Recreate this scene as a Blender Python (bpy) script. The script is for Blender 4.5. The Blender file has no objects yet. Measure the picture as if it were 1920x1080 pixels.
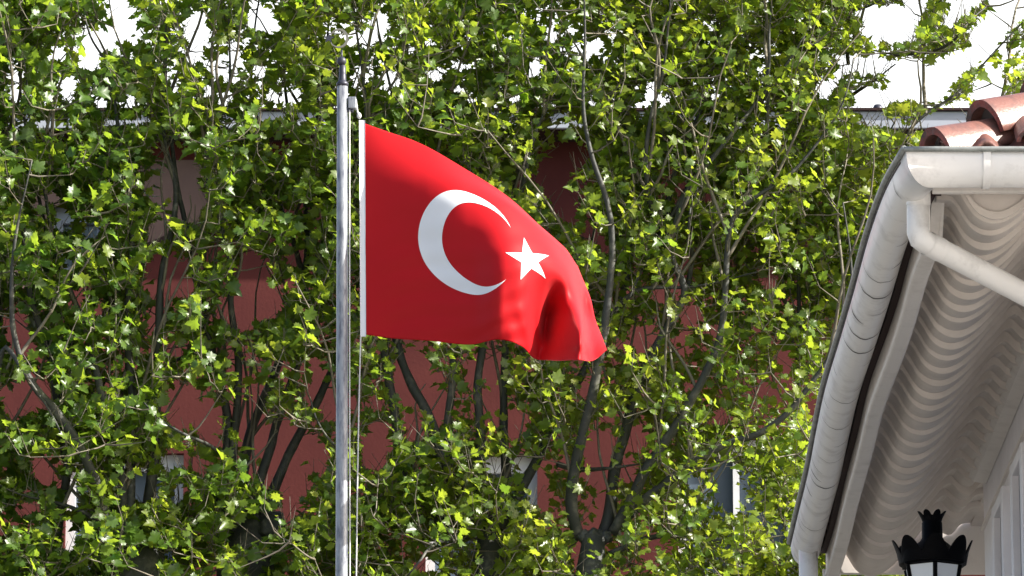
import bpy, bmesh, math, random
import numpy as np
from mathutils import Vector, Matrix, noise
R = math.radians
random.seed(7); rng = np.random.default_rng(11)
S = bpy.context.scene; COL = S.collection

# ------------------------------------------------------------------ camera, sky, sun, exposure
PITCH = 14.0; F = 10000.0; CZ = 1.6
cd = bpy.data.cameras.new('camera'); cam = bpy.data.objects.new('camera', cd); COL.objects.link(cam)
cam.location = (0, 0, CZ); cam.rotation_euler = (R(90 + PITCH), 0, 0)
cd.sensor_width = 36; cd.lens = 36 * F / 1920; cd.clip_start = 0.1; cd.clip_end = 2000
S.camera = cam
SUN_DIR = Vector((0.80, -0.22, 0.58)).normalized()      # towards the sun: to the right, a little on the camera's side
w = bpy.data.worlds.new('World'); S.world = w; w.use_nodes = True
nt = w.node_tree; nt.nodes.clear()
sky = nt.nodes.new('ShaderNodeTexSky'); sky.sky_type = 'NISHITA'; sky.sun_disc = False
sky.sun_elevation = math.asin(SUN_DIR.z); sky.sun_rotation = math.atan2(SUN_DIR.x, SUN_DIR.y)
sky.dust_density = 3.5; sky.air_density = 1.0; sky.ozone_density = 0.6
bg = nt.nodes.new('ShaderNodeBackground'); bg.inputs['Strength'].default_value = 0.10
out = nt.nodes.new('ShaderNodeOutputWorld')
nt.links.new(sky.outputs[0], bg.inputs[0])
# bright milky cloud low in the sky beyond the trees
tcw = nt.nodes.new('ShaderNodeTexCoord'); sx = nt.nodes.new('ShaderNodeSeparateXYZ'); nt.links.new(tcw.outputs['Generated'], sx.inputs[0])
def ramp(sock, a, b_):
    m_ = nt.nodes.new('ShaderNodeMapRange'); m_.interpolation_type = 'SMOOTHSTEP'; nt.links.new(sock, m_.inputs['Value'])
    m_.inputs['From Min'].default_value = a; m_.inputs['From Max'].default_value = b_; return m_.outputs[0]
mul = nt.nodes.new('ShaderNodeMath'); mul.operation = 'MULTIPLY'
nt.links.new(ramp(sx.outputs['Y'], 0.45, 0.85), mul.inputs[0]); nt.links.new(ramp(sx.outputs['Z'], 0.62, 0.36), mul.inputs[1])
bg2 = nt.nodes.new('ShaderNodeBackground'); bg2.inputs['Color'].default_value = (0.97, 0.985, 1, 1); bg2.inputs['Strength'].default_value = 0.75
mxw = nt.nodes.new('ShaderNodeMixShader'); nt.links.new(mul.outputs[0], mxw.inputs[0]); nt.links.new(bg.outputs[0], mxw.inputs[1]); nt.links.new(bg2.outputs[0], mxw.inputs[2])
nt.links.new(mxw.outputs[0], out.inputs[0])
sl = bpy.data.lights.new('sun', 'SUN'); so = bpy.data.objects.new('sun', sl); COL.objects.link(so)
sl.energy = 5.0; sl.angle = R(0.5); sl.color = (1.0, 0.95, 0.86)
so.rotation_euler = SUN_DIR.to_track_quat('Z', 'Y').to_euler()
so.location = (10, 10, 40)
S.view_settings.view_transform = 'Standard'; S.view_settings.look = 'None'
S.view_settings.gamma = 1.0; S.view_settings.use_curve_mapping = False
S.view_settings.exposure = 1.2
S.cycles.max_bounces = 8; S.cycles.transmission_bounces = 6; S.cycles.diffuse_bounces = 5

CP, SP = math.cos(R(PITCH)), math.sin(R(PITCH))
def at(x, y, D):
    """point seen at (x, y) of the 1920x1080 photograph, D metres ahead"""
    a = (x - 960) / F; b = (540 - y) / F
    dy = CP - b * SP; dz = SP + b * CP
    t = D / dy
    return Vector((a * t, D, CZ + dz * t))
def depth_for(y, z):                                    # distance at which a point of height z shows at row y
    b = (540 - y) / F
    return (z - CZ) * (CP - b * SP) / (SP + b * CP)
def proj(P):
    P = np.asarray(P, float); Y = P[..., 1]; Z = P[..., 2] - CZ
    d = Y * CP + Z * SP
    return 960 + F * P[..., 0] / d, 540 - F * (Z * CP - Y * SP) / d

# ------------------------------------------------------------------ materials
def mat(name, col, rough=0.6, spec=0.4, metal=0.0, n_scale=None, n_col=None, n_lo=0.4, n_hi=0.65, detail=6, bump=0.0, b_scale=40, stretch=None, coat=0):
    m = bpy.data.materials.new(name); m.use_nodes = True
    t = m.node_tree; b = t.nodes['Principled BSDF']
    b.inputs['Base Color'].default_value = (*col, 1); b.inputs['Roughness'].default_value = rough
    b.inputs['Specular IOR Level'].default_value = spec; b.inputs['Metallic'].default_value = metal
    b.inputs['Coat Weight'].default_value = coat
    tc = t.nodes.new('ShaderNodeTexCoord'); mp = t.nodes.new('ShaderNodeMapping')
    t.links.new(tc.outputs['Object'], mp.inputs[0])
    if stretch: mp.inputs['Scale'].default_value = stretch
    if n_scale:
        n = t.nodes.new('ShaderNodeTexNoise'); n.inputs['Scale'].default_value = n_scale; n.inputs['Detail'].default_value = detail
        n.inputs['Roughness'].default_value = 0.65
        r = t.nodes.new('ShaderNodeValToRGB'); r.color_ramp.elements[0].position = n_lo; r.color_ramp.elements[1].position = n_hi
        r.color_ramp.elements[0].color = (*col, 1); r.color_ramp.elements[1].color = (*n_col, 1)
        t.links.new(mp.outputs[0], n.inputs[0]); t.links.new(n.outputs[0], r.inputs[0]); t.links.new(r.outputs[0], b.inputs['Base Color'])
    if bump:
        n2 = t.nodes.new('ShaderNodeTexNoise'); n2.inputs['Scale'].default_value = b_scale; n2.inputs['Detail'].default_value = 5
        bp = t.nodes.new('ShaderNodeBump'); bp.inputs['Strength'].default_value = bump; bp.inputs['Distance'].default_value = 0.02
        t.links.new(mp.outputs[0], n2.inputs[0]); t.links.new(n2.outputs[0], bp.inputs['Height']); t.links.new(bp.outputs[0], b.inputs['Normal'])
    return m

def cloth_mat(name, col, trans, tw):
    m = bpy.data.materials.new(name); m.use_nodes = True; t = m.node_tree
    b = t.nodes['Principled BSDF']; b.inputs['Base Color'].default_value = (*col, 1)
    b.inputs['Roughness'].default_value = 0.5; b.inputs['Specular IOR Level'].default_value = 0.17
    b.inputs['Sheen Weight'].default_value = 0.06; b.inputs['Sheen Roughness'].default_value = 0.4
    tc = t.nodes.new('ShaderNodeTexCoord'); n = t.nodes.new('ShaderNodeTexNoise'); n.inputs['Scale'].default_value = 260
    bp = t.nodes.new('ShaderNodeBump'); bp.inputs['Strength'].default_value = 0.12; bp.inputs['Distance'].default_value = 0.002
    t.links.new(tc.outputs['Object'], n.inputs[0]); t.links.new(n.outputs[0], bp.inputs['Height']); t.links.new(bp.outputs[0], b.inputs['Normal'])
    tr = t.nodes.new('ShaderNodeBsdfTranslucent'); tr.inputs[0].default_value = (*trans, 1)
    mx = t.nodes.new('ShaderNodeMixShader'); mx.inputs[0].default_value = tw
    t.links.new(b.outputs[0], mx.inputs[1]); t.links.new(tr.outputs[0], mx.inputs[2])
    t.links.new(mx.outputs[0], t.nodes['Material Output'].inputs[0])
    return m

def leaf_mat():
    m = bpy.data.materials.new('leaf'); m.use_nodes = True; t = m.node_tree
    b = t.nodes['Principled BSDF']; b.inputs['Roughness'].default_value = 0.38; b.inputs['Specular IOR Level'].default_value = 0.75
    at_ = t.nodes.new('ShaderNodeAttribute'); at_.attribute_name = 'tint'
    r = t.nodes.new('ShaderNodeValToRGB'); e = r.color_ramp.elements
    e[0].position = 0.0; e[0].color = (0.046, 0.108, 0.016, 1); e[1].position = 1.0; e[1].color = (0.19, 0.215, 0.025, 1)
    k = e.new(0.45); k.color = (0.08, 0.15, 0.02, 1); k = e.new(0.8); k.color = (0.135, 0.19, 0.022, 1)
    r2 = t.nodes.new('ShaderNodeValToRGB'); e = r2.color_ramp.elements
    e[0].position = 0.0; e[0].color = (0.17, 0.36, 0.03, 1); e[1].position = 1.0; e[1].color = (0.56, 0.64, 0.05, 1)
    k = e.new(0.5); k.color = (0.42, 0.58, 0.04, 1)
    t.links.new(at_.outputs['Fac'], r.inputs[0]); t.links.new(at_.outputs['Fac'], r2.inputs[0])
    t.links.new(r.outputs[0], b.inputs['Base Color'])
    tr = t.nodes.new('ShaderNodeBsdfTranslucent'); t.links.new(r2.outputs[0], tr.inputs[0])
    mx = t.nodes.new('ShaderNodeMixShader'); mx.inputs[0].default_value = 0.48
    t.links.new(b.outputs[0], mx.inputs[1]); t.links.new(tr.outputs[0], mx.inputs[2])
    t.links.new(mx.outputs[0], t.nodes['Material Output'].inputs[0])
    return m

M = dict(
    leaf=leaf_mat(),
    bark=mat('bark', (0.05, 0.052, 0.05), 0.6, 0.4, n_scale=5, n_col=(0.15, 0.145, 0.12), n_lo=0.52, n_hi=0.68, bump=0.5, b_scale=14),
    twig=mat('twig_bark', (0.13, 0.11, 0.085), 0.65, 0.4, n_scale=6, n_col=(0.22, 0.2, 0.16)),
    red=cloth_mat('red_cloth', (0.50, 0.008, 0.013), (0.6, 0.003, 0.006), 0.14),
    white_cloth=cloth_mat('white_cloth', (0.86, 0.9, 0.94), (0.75, 0.76, 0.78), 0.12),
    galv=mat('galvanised', (0.33, 0.35, 0.38), 0.42, 0.5, 0.35, n_scale=9, n_col=(0.13, 0.14, 0.175), n_lo=0.45, n_hi=0.66, stretch=(5, 5, 1.1), bump=0.08, b_scale=30),
    dark_metal=mat('dark_metal', (0.05, 0.052, 0.07), 0.45, 0.5, 0.4),
    brass=mat('tarnished_metal', (0.34, 0.31, 0.24), 0.35, 0.5, 0.8),
    rope=mat('rope', (0.62, 0.62, 0.62), 0.8, 0.2),
    terracotta_wall=mat('red_render', (0.115, 0.034, 0.032), 0.9, 0.05, n_scale=0.9, n_col=(0.085, 0.026, 0.026), n_lo=0.38, n_hi=0.68, bump=0.12, b_scale=30),
    tan=mat('tan_render', (0.2, 0.135, 0.12), 0.85, 0.15, n_scale=1.5, n_col=(0.16, 0.105, 0.095)),
    dark_trim_and_shade=mat('dark_trim_and_shade', (0.035, 0.018, 0.018), 0.7, 0.2),
    fascia_white=mat('pale_metal', (0.42, 0.45, 0.52), 0.5, 0.3, n_scale=2, n_col=(0.35, 0.38, 0.45)),
    win_white=mat('window_paint', (0.74, 0.76, 0.8), 0.5, 0.4, n_scale=4, n_col=(0.64, 0.66, 0.7)),
    blue_frame=mat('blue_grey_paint', (0.24, 0.28, 0.34), 0.5, 0.4),
    glass=mat('window_glass', (0.10, 0.13, 0.17), 0.12, 0.6),
    roof_far=mat('far_roof', (0.2, 0.09, 0.07), 0.8, 0.2, n_scale=4, n_col=(0.28, 0.13, 0.1)),
    gutter=mat('gutter_paint', (0.78, 0.77, 0.76), 0.35, 0.4, n_scale=5, n_col=(0.52, 0.505, 0.49), n_lo=0.5, n_hi=0.74, stretch=(1.5, 1.5, 1.5), bump=0.05, b_scale=25),
    zinc=mat('zinc_lip', (0.32, 0.34, 0.33), 0.5, 0.4, 0.3, n_scale=20, n_col=(0.2, 0.21, 0.2)),
    crack_and_shade=mat('seam_and_shade', (0.09, 0.08, 0.082), 0.9, 0.1),
    soffit=mat('soffit_paint', (0.60, 0.545, 0.50), 0.6, 0.3, n_scale=5, n_col=(0.48, 0.43, 0.39), n_lo=0.42, n_hi=0.75, bump=0.06, b_scale=40),
    trim=mat('trim_paint', (0.68, 0.645, 0.61), 0.55, 0.3, n_scale=8, n_col=(0.55, 0.515, 0.48), n_lo=0.5, n_hi=0.75),
    house_wall=mat('white_render', (0.78, 0.77, 0.80), 0.8, 0.2, n_scale=2, n_col=(0.68, 0.67, 0.70), bump=0.1, b_scale=50),
    slit=mat('grey_shutter', (0.26, 0.25, 0.28), 0.7, 0.2, n_scale=8, n_col=(0.34, 0.33, 0.36)),
    tile=mat('clay_tile', (0.20, 0.092, 0.074), 0.38, 0.45, n_scale=14, n_col=(0.085, 0.055, 0.052), n_lo=0.46, n_hi=0.72, bump=0.12, b_scale=90),
    tile_glaze=mat('clay_tile_edge', (0.19, 0.045, 0.04), 0.35, 0.45, n_scale=18, n_col=(0.05, 0.035, 0.036), n_lo=0.42, n_hi=0.62, bump=0.3, b_scale=50),
    mortar=mat('mortar', (0.5, 0.49, 0.47), 0.9, 0.15, n_scale=25, n_col=(0.22, 0.21, 0.2), bump=0.6, b_scale=60),
    black=mat('black_iron', (0.0012, 0.0013, 0.002), 0.55, 0.06, bump=0.06, b_scale=80),
    pane=mat('frosted_pane', (0.62, 0.66, 0.70), 0.3, 0.5),
    paving=mat('paving', (0.11, 0.105, 0.095), 0.85, 0.2, n_scale=0.8, n_col=(0.08, 0.08, 0.07), bump=0.1, b_scale=8),
)

# ------------------------------------------------------------------ helpers
def link(o, parent=None):
    COL.objects.link(o)
    if parent: o.parent = parent
    return o
def mesh(name, V, Fs, m, parent=None, smooth=False, bevel=0):
    me = bpy.data.meshes.new(name)
    org = Vector(parent.location) if parent else Vector((0, 0, 0))
    p = parent.parent if parent else None
    while p: org += Vector(p.location); p = p.parent
    V = np.asarray([tuple(v) for v in V], float) - np.array(org)
    me.from_pydata(V.tolist(), [], [list(f) for f in Fs])
    me.validate(); me.update()
    for mm in (m if isinstance(m, (list, tuple)) else [m]): me.materials.append(mm)
    if smooth: me.polygons.foreach_set('use_smooth', [True] * len(me.polygons))
    o = bpy.data.objects.new(name, me); link(o, parent)
    if bevel:
        b = o.modifiers.new('bevel', 'BEVEL'); b.width = bevel; b.segments = 2; b.limit_method = 'ANGLE'
    return o
def empty(name, loc, label, cat, group=None):
    o = bpy.data.objects.new(name, None); o.location = loc; o.empty_display_size = 0.2; link(o)
    o['label'] = label; o['category'] = cat
    if group: o['group'] = group
    return o
class MB:
    def __init__(s): s.V = []; s.F = []; s.MI = []
    def add(s, V, Fs, mi=0):
        n = len(s.V); s.V += [tuple(v) for v in V]; s.F += [[i + n for i in f] for f in Fs]; s.MI += [mi] * len(Fs)
    def box(s, a, b, mi=0):
        x0, y0, z0 = a; x1, y1, z1 = b
        s.add([(x0,y0,z0),(x1,y0,z0),(x1,y1,z0),(x0,y1,z0),(x0,y0,z1),(x1,y0,z1),(x1,y1,z1),(x0,y1,z1)],
              [(0,3,2,1),(4,5,6,7),(0,1,5,4),(1,2,6,5),(2,3,7,6),(3,0,4,7)], mi)
    def tube(s, pts, rad, n=8, cap=True, mi=0, wob=0):
        pts = [Vector(p) for p in pts]
        if not hasattr(rad, '__len__'): rad = [rad] * len(pts)
        rings = []; up = Vector((0.13, 0.97, 0.21))
        for i, p in enumerate(pts):
            t = (pts[min(i+1, len(pts)-1)] - pts[max(i-1, 0)]).normalized()
            a = t.cross(up)
            if a.length < 0.05: a = t.cross(Vector((1, 0, 0)))
            a.normalize(); b = t.cross(a)
            ring = []
            for k in range(n):
                q = 2 * math.pi * k / n
                rr = rad[i] * (1 + (wob * noise.noise(p * 6 + Vector((math.cos(q), math.sin(q), 0)) * 1.2) if wob else 0))
                ring.append(p + (a * math.cos(q) + b * math.sin(q)) * rr)
            rings.append(ring)
        V = [v for r in rings for v in r]; Fs = []
        for i in range(len(pts) - 1):
            for k in range(n):
                Fs.append((i*n+k, i*n+(k+1) % n, (i+1)*n+(k+1) % n, (i+1)*n+k))
        if cap: Fs += [tuple(range(n))[::-1], tuple(range((len(pts)-1)*n, len(pts)*n))]
        s.add(V, Fs, mi)
    def lathe(s, prof, c, n=24, mi=0, rot=0):
        c = Vector(c); V = []; Fs = []
        for r, z in prof:
            for k in range(n):
                q = 2 * math.pi * k / n + rot
                V.append(c + Vector((r * math.cos(q), r * math.sin(q), z)))
        for i in range(len(prof) - 1):
            for k in range(n):
                Fs.append((i*n+k, i*n+(k+1) % n, (i+1)*n+(k+1) % n, (i+1)*n+k))
        Fs += [tuple(range(n))[::-1], tuple(range((len(prof)-1)*n, len(prof)*n))]
        s.add(V, Fs, mi)
    def build(s, name, m, parent=None, smooth=False, bevel=0):
        o = mesh(name, s.V, s.F, m, parent, smooth, bevel)
        if any(s.MI) and len(o.data.polygons) == len(s.MI): o.data.polygons.foreach_set('material_index', s.MI)
        return o
def grid_faces(nu, nv):
    return [(i*nv+j, i*nv+j+1, (i+1)*nv+j+1, (i+1)*nv+j) for i in range(nu-1) for j in range(nv-1)]
def hermite(xs, ys, x):
    xs = np.asarray(xs, float); ys = np.asarray(ys, float); x = np.atleast_1d(np.asarray(x, float))
    h = np.diff(xs); d = np.diff(ys, axis=0) / (h if ys.ndim == 1 else h[:, None])
    m = np.zeros_like(ys); m[1:-1] = (d[1:] + d[:-1]) / 2; m[0] = d[0]; m[-1] = d[-1]
    i = np.clip(np.searchsorted(xs, x) - 1, 0, len(xs) - 2)
    t = (x - xs[i]) / h[i]; hh = h[i]
    if ys.ndim > 1: t = t[:, None]; hh = hh[:, None]
    return ((2*t**3-3*t**2+1)*ys[i] + (t**3-2*t**2+t)*hh*m[i] + (-2*t**3+3*t**2)*ys[i+1] + (t**3-t**2)*hh*m[i+1])

# ------------------------------------------------------------------ ground
def ground_z(x, y):
    t = min(max((y - 33) / 9, 0), 1); return 7.2 * t * t * (3 - 2 * t)
gx = np.concatenate([[-900, -300, -100], np.linspace(-40, 40, 21), [100, 300, 900]])
gy = np.concatenate([[-900, -200, -60], np.linspace(-30, 75, 43), [120, 300, 1200]])
g = mesh('ground', [(x, y, ground_z(x, y)) for x in gx for y in gy],
         [f[::-1] for f in grid_faces(len(gx), len(gy))], M['paving'])
g['kind'] = 'structure'
pl_ = mesh('bounce_sheet', [(-80, -60, .004), (80, -60, .004), (80, 10.5, .004), (-80, 10.5, .004)], [(0, 1, 2, 3)],
           mat('pale_bounce', (0.55, 0.52, 0.48), 0.85, 0.2, n_scale=0.9, n_col=(0.45, 0.43, 0.40))); pl_['kind'] = 'structure'  # unseen pale sheet added to bounce sunlight up under the eaves

# ------------------------------------------------------------------ far red building behind the trees
BD = 57.0
bb = empty('red_building', (0, BD, 7.2), 'terracotta red rendered building with pale eaves and white framed windows behind the trees', 'building')
def bp(x, y, d=BD): return at(x, y, d)
eave = bp(960, 250).z
wl, wr = bp(-700, 500).x, bp(2700, 500).x
holes = [(132, 850, 350, 1120), (800, 853, 1007, 1120), (1268, 822, 1486, 1100), (98, 385, 196, 512), (-330, 850, -110, 1120), (640, 385, 740, 512), (1560, 385, 1660, 512)]
xs = sorted({wl, wr} | {bp(h[0], 500).x for h in holes} | {bp(h[2], 500).x for h in holes})
zs = sorted({7.0, eave} | {bp(0, h[1]).z for h in holes} | {bp(0, h[3]).z for h in holes})
mb = MB(); V = []; Fs = []
hw = [(bp(h[0], 500).x, bp(h[2], 500).x, bp(0, h[3]).z, bp(0, h[1]).z) for h in holes]
for i in range(len(xs) - 1):
    for j in range(len(zs) - 1):
        cx, cz = (xs[i]+xs[i+1])/2, (zs[j]+zs[j+1])/2
        if any(a < cx < b and c < cz < d for a, b, c, d in hw): continue
        n = len(V); V += [(xs[i], BD, zs[j]), (xs[i+1], BD, zs[j]), (xs[i+1], BD, zs[j+1]), (xs[i], BD, zs[j+1])]; Fs.append((n, n+1, n+2, n+3))
for a, b, c, d in hw:                                   # window reveals
    n = len(V); V += [(a, BD, c), (b, BD, c), (b, BD, d), (a, BD, d), (a, BD+.25, c), (b, BD+.25, c), (b, BD+.25, d), (a, BD+.25, d)]
    Fs += [(n, n+1, n+5, n+4), (n+1, n+2, n+6, n+5), (n+2, n+3, n+7, n+6), (n+3, n, n+4, n+7)]
n = len(V); V += [(wl, BD, 7.0), (wl, BD, eave), (wl, BD+9, eave), (wl, BD+9, 7.0), (wr, BD, 7.0), (wr, BD, eave), (wr, BD+9, eave), (wr, BD+9, 7.0)]
Fs += [(n, n+1, n+2, n+3), (n+4, n+7, n+6, n+5), (n+3, n+2, n+6, n+7)]
mesh('wall', V, Fs, M['terracotta_wall'], bb)
for a, b, c, d in hw:
    f = MB(); t = 0.10
    f.box((a, BD+.10, c), (a+t, BD+.17, d)); f.box((b-t, BD+.10, c), (b, BD+.17, d))
    f.box((a+t, BD+.10, d-t*1.8), (b-t, BD+.17, d)); f.box((a+t, BD+.10, c), (b-t, BD+.17, c+t))
    f.box(((a+b)/2-.035, BD+.11, c+t), ((a+b)/2+.035, BD+.165, d-t*1.8))
    fo = f.build('window', M['win_white'] if d < bp(0, 700).z else M['blue_frame'], bb)
    p = MB(); p.box((a+t*.5, BD+.18, c+t*.5), (b-t*.5, BD+.19, d-t*.5)); p.build('pane', M['glass'], fo)
# tan panel with a dark slanting strip along its lower edge
pts = [(-260, 296), (420, 296), (420, 424), (253, 477), (20, 540), (-260, 540)]
V = [bp(x, y, BD-.06) for x, y in pts]; V2 = [Vector((v.x, BD-.002, v.z)) for v in V]
# window hole at 98..196 is kept free: two pieces
a, b, c, d = hw[3]
def panel(poly):
    A = [bp(x, y, BD-.05) for x, y in poly]; k = len(A); B = [Vector((v.x, BD-.002, v.z)) for v in A]
    return A + B, [tuple(range(k))[::-1], tuple(range(k, 2*k))] + [(i, (i+1) % k, k+(i+1) % k, k+i) for i in range(k)]
mb = MB()
for poly in ([(-260, 300), (97, 300), (97, 540), (-260, 540)], [(197, 300), (420, 300), (420, 424), (253, 477), (197, 494)], [(97, 300), (197, 300), (197, 384), (97, 384)]):
    mb.add(*panel(poly))
mb.build('stucco_panel', M['tan'], bb)
mb = MB()
for p, q in (((198, 494), (253, 478)), ((253, 478), (330, 447)), ((330, 447), (424, 425))):
    A, B = bp(*p, BD-.1), bp(*q, BD-.1); h = 0.085
    mb.add([A, B, B+Vector((0, 0, h)), A+Vector((0, 0, h)), A+Vector((0, .098, 0)), B+Vector((0, .098, 0)), B+Vector((0, .098, h)), A+Vector((0, .098, h))],
           [(0,3,2,1),(4,5,6,7),(0,1,5,4),(1,2,6,5),(2,3,7,6),(3,0,4,7)])
mb.build('sloping_strip', M['dark_trim_and_shade'], bb)
# eaves: overhanging pale fascia, dark soffit below
zt, zb = at(960, 211, BD-.55).z, at(960, 243, BD-.55).z
mb = MB(); mb.box((wl-.4, BD-.6, zb), (wr+.4, BD-.55, zt)); mb.build('fascia', M['fascia_white'], bb, bevel=.01)
mb = MB(); mb.box((wl-.4, BD-.549, zb+.01), (wr+.4, BD-.003, zb+.05)); mb.build('soffit', M['dark_trim_and_shade'], bb)
mb = MB(); zr = zt + .03
mb.add([(wl-.4, BD-.64, zr), (wr+.4, BD-.64, zr), (wr+.4, BD+4.5, zr+.75), (wl-.4, BD+4.5, zr+.75), (wl-.4, BD+9.6, zr), (wr+.4, BD+9.6, zr),
        (wl-.4, BD-.64, zr-.028), (wr+.4, BD-.64, zr-.028), (wr+.4, BD+9.6, zr-.028), (wl-.4, BD+9.6, zr-.028)],
       [(0,1,2,3), (3,2,5,4), (6,7,1,0), (6,9,8,7), (4,5,8,9), (0,3,4,9,6), (1,7,8,5,2)])
mb.build('roof', M['dark_trim_and_shade'], bb)
for px in (1646, 1717, 330, 1180):
    c = at(px, 203, BD-.5); mb = MB(); mb.lathe([(.055, -.06), (.06, 0), (.04, .04)], (c.x, BD-.5, zr+.03), 10); mb.build('roof_vent', M['dark_metal'], bb, True)

# ------------------------------------------------------------------ flag pole
PD = 24.0
top, bot = at(642, 158, PD), at(640.5, 1080, PD)
dirn = (bot - top).normalized(); base = bot + dirn * ((bot.z - 0) / -dirn.z)
pole = empty('flagpole', base, 'tall grey galvanised flagpole with a crescent and star finial on top', 'flagpole')
mb = MB(); n = 14
mb.tube([base.lerp(top, i/n) for i in range(n+1)], [.034 - .0085 * i/n for i in range(n+1)], 20)
mb.build('pole', M['galv'], pole, True)
mb = MB(); mb.lathe([(.16, 0), (.16, .02), (.06, .03), (.055, .12), (.034, .13)], base, 20); mb.build('base_plate', M['galv'], pole)
U = Vector((0, 0, 1))
s = PD * 1.03 / F                                       # metres per photo pixel at the pole
mb = MB(); mb.lathe([(.028, -.01), (.0285, .004), (.022, .012), (.018, .016), (.0165, .05), (.0155, 36*s), (.009, 38*s)], top, 20)
mb.build('pole_cap', M['dark_metal'], pole, True)
cb = at(640.5, 115, PD)
mb = MB()
for z0, rr in ((0, .0225),):
    prof = [(max(.001, rr*math.sin(a)), -rr*math.cos(a)) for a in np.linspace(0, math.pi, 12)]
    mb.lathe(prof, cb, 18)
mb.lathe([(.006, .018), (.0045, .03), (.0045, .055)], cb, 10)
fin = mb.build('finial_ball', M['dark_metal'], pole, True)
cc = at(636, 72, PD); mb = MB()
NN = 48; V = []; Fs = []
for k in range(NN + 1):                                 # crescent: a thin ring open to the upper left, thickest opposite
    a = R(205) + R(318) * k / NN; tk = math.sin(math.pi * k / NN) ** 1.2
    wd = (.003 + .0095 * tk); r0 = .0475
    ca, sa = math.cos(a), math.sin(a)
    for rr, yy in ((r0, -.005), (r0 - wd, -.005), (r0 - wd, .005), (r0, .005)):
        V.append(cc + Vector((rr*ca*.92, yy, rr*sa)))
for k in range(NN):
    for q in range(4): Fs.append((k*4+q, k*4+(q+1) % 4, k*4+4+(q+1) % 4, k*4+4+q))
Fs += [(0, 1, 2, 3), (NN*4+3, NN*4+2, NN*4+1, NN*4)]
mb.add(V, Fs); mb.build('finial_crescent', M['brass'], pole)
def star_pts(c, r, rot, ax=Vector((1, 0, 0)), ay=Vector((0, 0, 1))):
    P = []
    for k in range(10):
        a = rot + math.pi * k / 5; q = r if k % 2 == 0 else r * .382
        P.append(c + ax * (q*math.cos(a)) + ay * (q*math.sin(a)))
    return P
sc_ = at(616.5, 72, PD); P = star_pts(sc_, .026, R(160)); mb = MB()
mb.add([p + Vector((0, -.004, 0)) for p in P] + [p + Vector((0, .004, 0)) for p in P],
       [tuple(range(10))[::-1], tuple(range(10, 20))] + [(k, (k+1) % 10, 10+(k+1) % 10, 10+k) for k in range(10)])
mb.build('finial_star', M['dark_metal'], pole)
# pulley block on the right side
a = at(653, 183, PD); mb = MB()
mb.box((a.x, PD-.02, at(0, 205, PD).z), (a.x + 15*s, PD+.02, a.z)); mb.build('pulley_block', M['galv'], pole, bevel=.004)
mb = MB(); c2 = at(653, 205, PD); mb.box((a.x - .006, PD-.012, c2.z - 6*s), (a.x + 10*s, PD+.012, c2.z - .0006)); mb.build('pulley_wheel', M['dark_metal'], pole, bevel=.004)
# halyard
def halyard(pts, r=.0035):
    m_ = MB(); m_.tube(pts, r, 6); return m_
m_ = halyard([at(655.5, 206, PD-.01), at(655.3, 640, PD-.005), at(656, 1080, PD), at(656.5, 1500, PD)])
hal = m_.build('halyard', M['rope'])
hal['label'] = 'thin pale halyard rope running down beside the grey pole and below the flag'; hal['category'] = 'rope'
m2 = MB(); m2.tube([at(667, 186, PD), at(669.5, 205, PD), at(673, 222, PD)], .004, 6)
m2.tube([at(676.5, 626, PD), at(673, 760, PD), at(670, 920, PD), at(668, 1080, PD), at(665, 1500, PD)], .0032, 6)
me2 = m2.build('halyard_line', M['rope']); me2.parent = hal
m3 = MB(); kn = at(673.5, 217, PD); m3.lathe([(.002, -.016), (.009, -.008), (.011, 0), (.008, .010), (.002, .016)], kn, 10)
k_ = m3.build('knot', M['rope']); k_.parent = hal

# ------------------------------------------------------------------ flag
cols_U = [0, 98, 197, 280, 324, 364, 400, 436, 470, 520, 592]
rows_V = [0, 98, 197, 296, 395]
G = [
 [(680,230,0),(680.5,330,0),(681,429,0),(682,528,0),(682,627,0)],
 [(776,265,45),(780,344,8),(782,446,0),(783,542,2),(780,639,6)],
 [(880,320,95),(874,360,22),(880,457,-6),(886,553,-6),(880,643,4)],
 [(966,381,150),(960,396,60),(951,475,0),(946,563,-8),(944,641,14)],
 [(1004,414,185),(999,424,92),(990,487,18),(986,576,22),(980,650,34)],
 [(1033,440,220),(1030,449,128),(1025,498,50),(1010,588,100),(1000,668,84)],
 [(1051,458,255),(1050,466,165),(1050,514,80),(1026,602,150),(1020,675,104)],
 [(1064,471,285),(1068,484,200),(1072,535,112),(1056,606,74),(1052,680,30)],
 [(1075,486,320),(1082,506,245),(1087,560,165),(1087,620,-14),(1084,677,-30)],
 [(1082,497,372),(1090,530,320),(1094,578,270),(1099,625,140),(1108,674,50)],
 [(1084,503,440),(1106,556,340),(1116,598,290),(1129,632,200),(1138,658,96)]]
G = np.array(G, float)
G[:, :, 2] -= np.interp(cols_U, [0, 60, 280, 330, 592], [0, 24, 124, 130, 130])[:, None]
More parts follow.
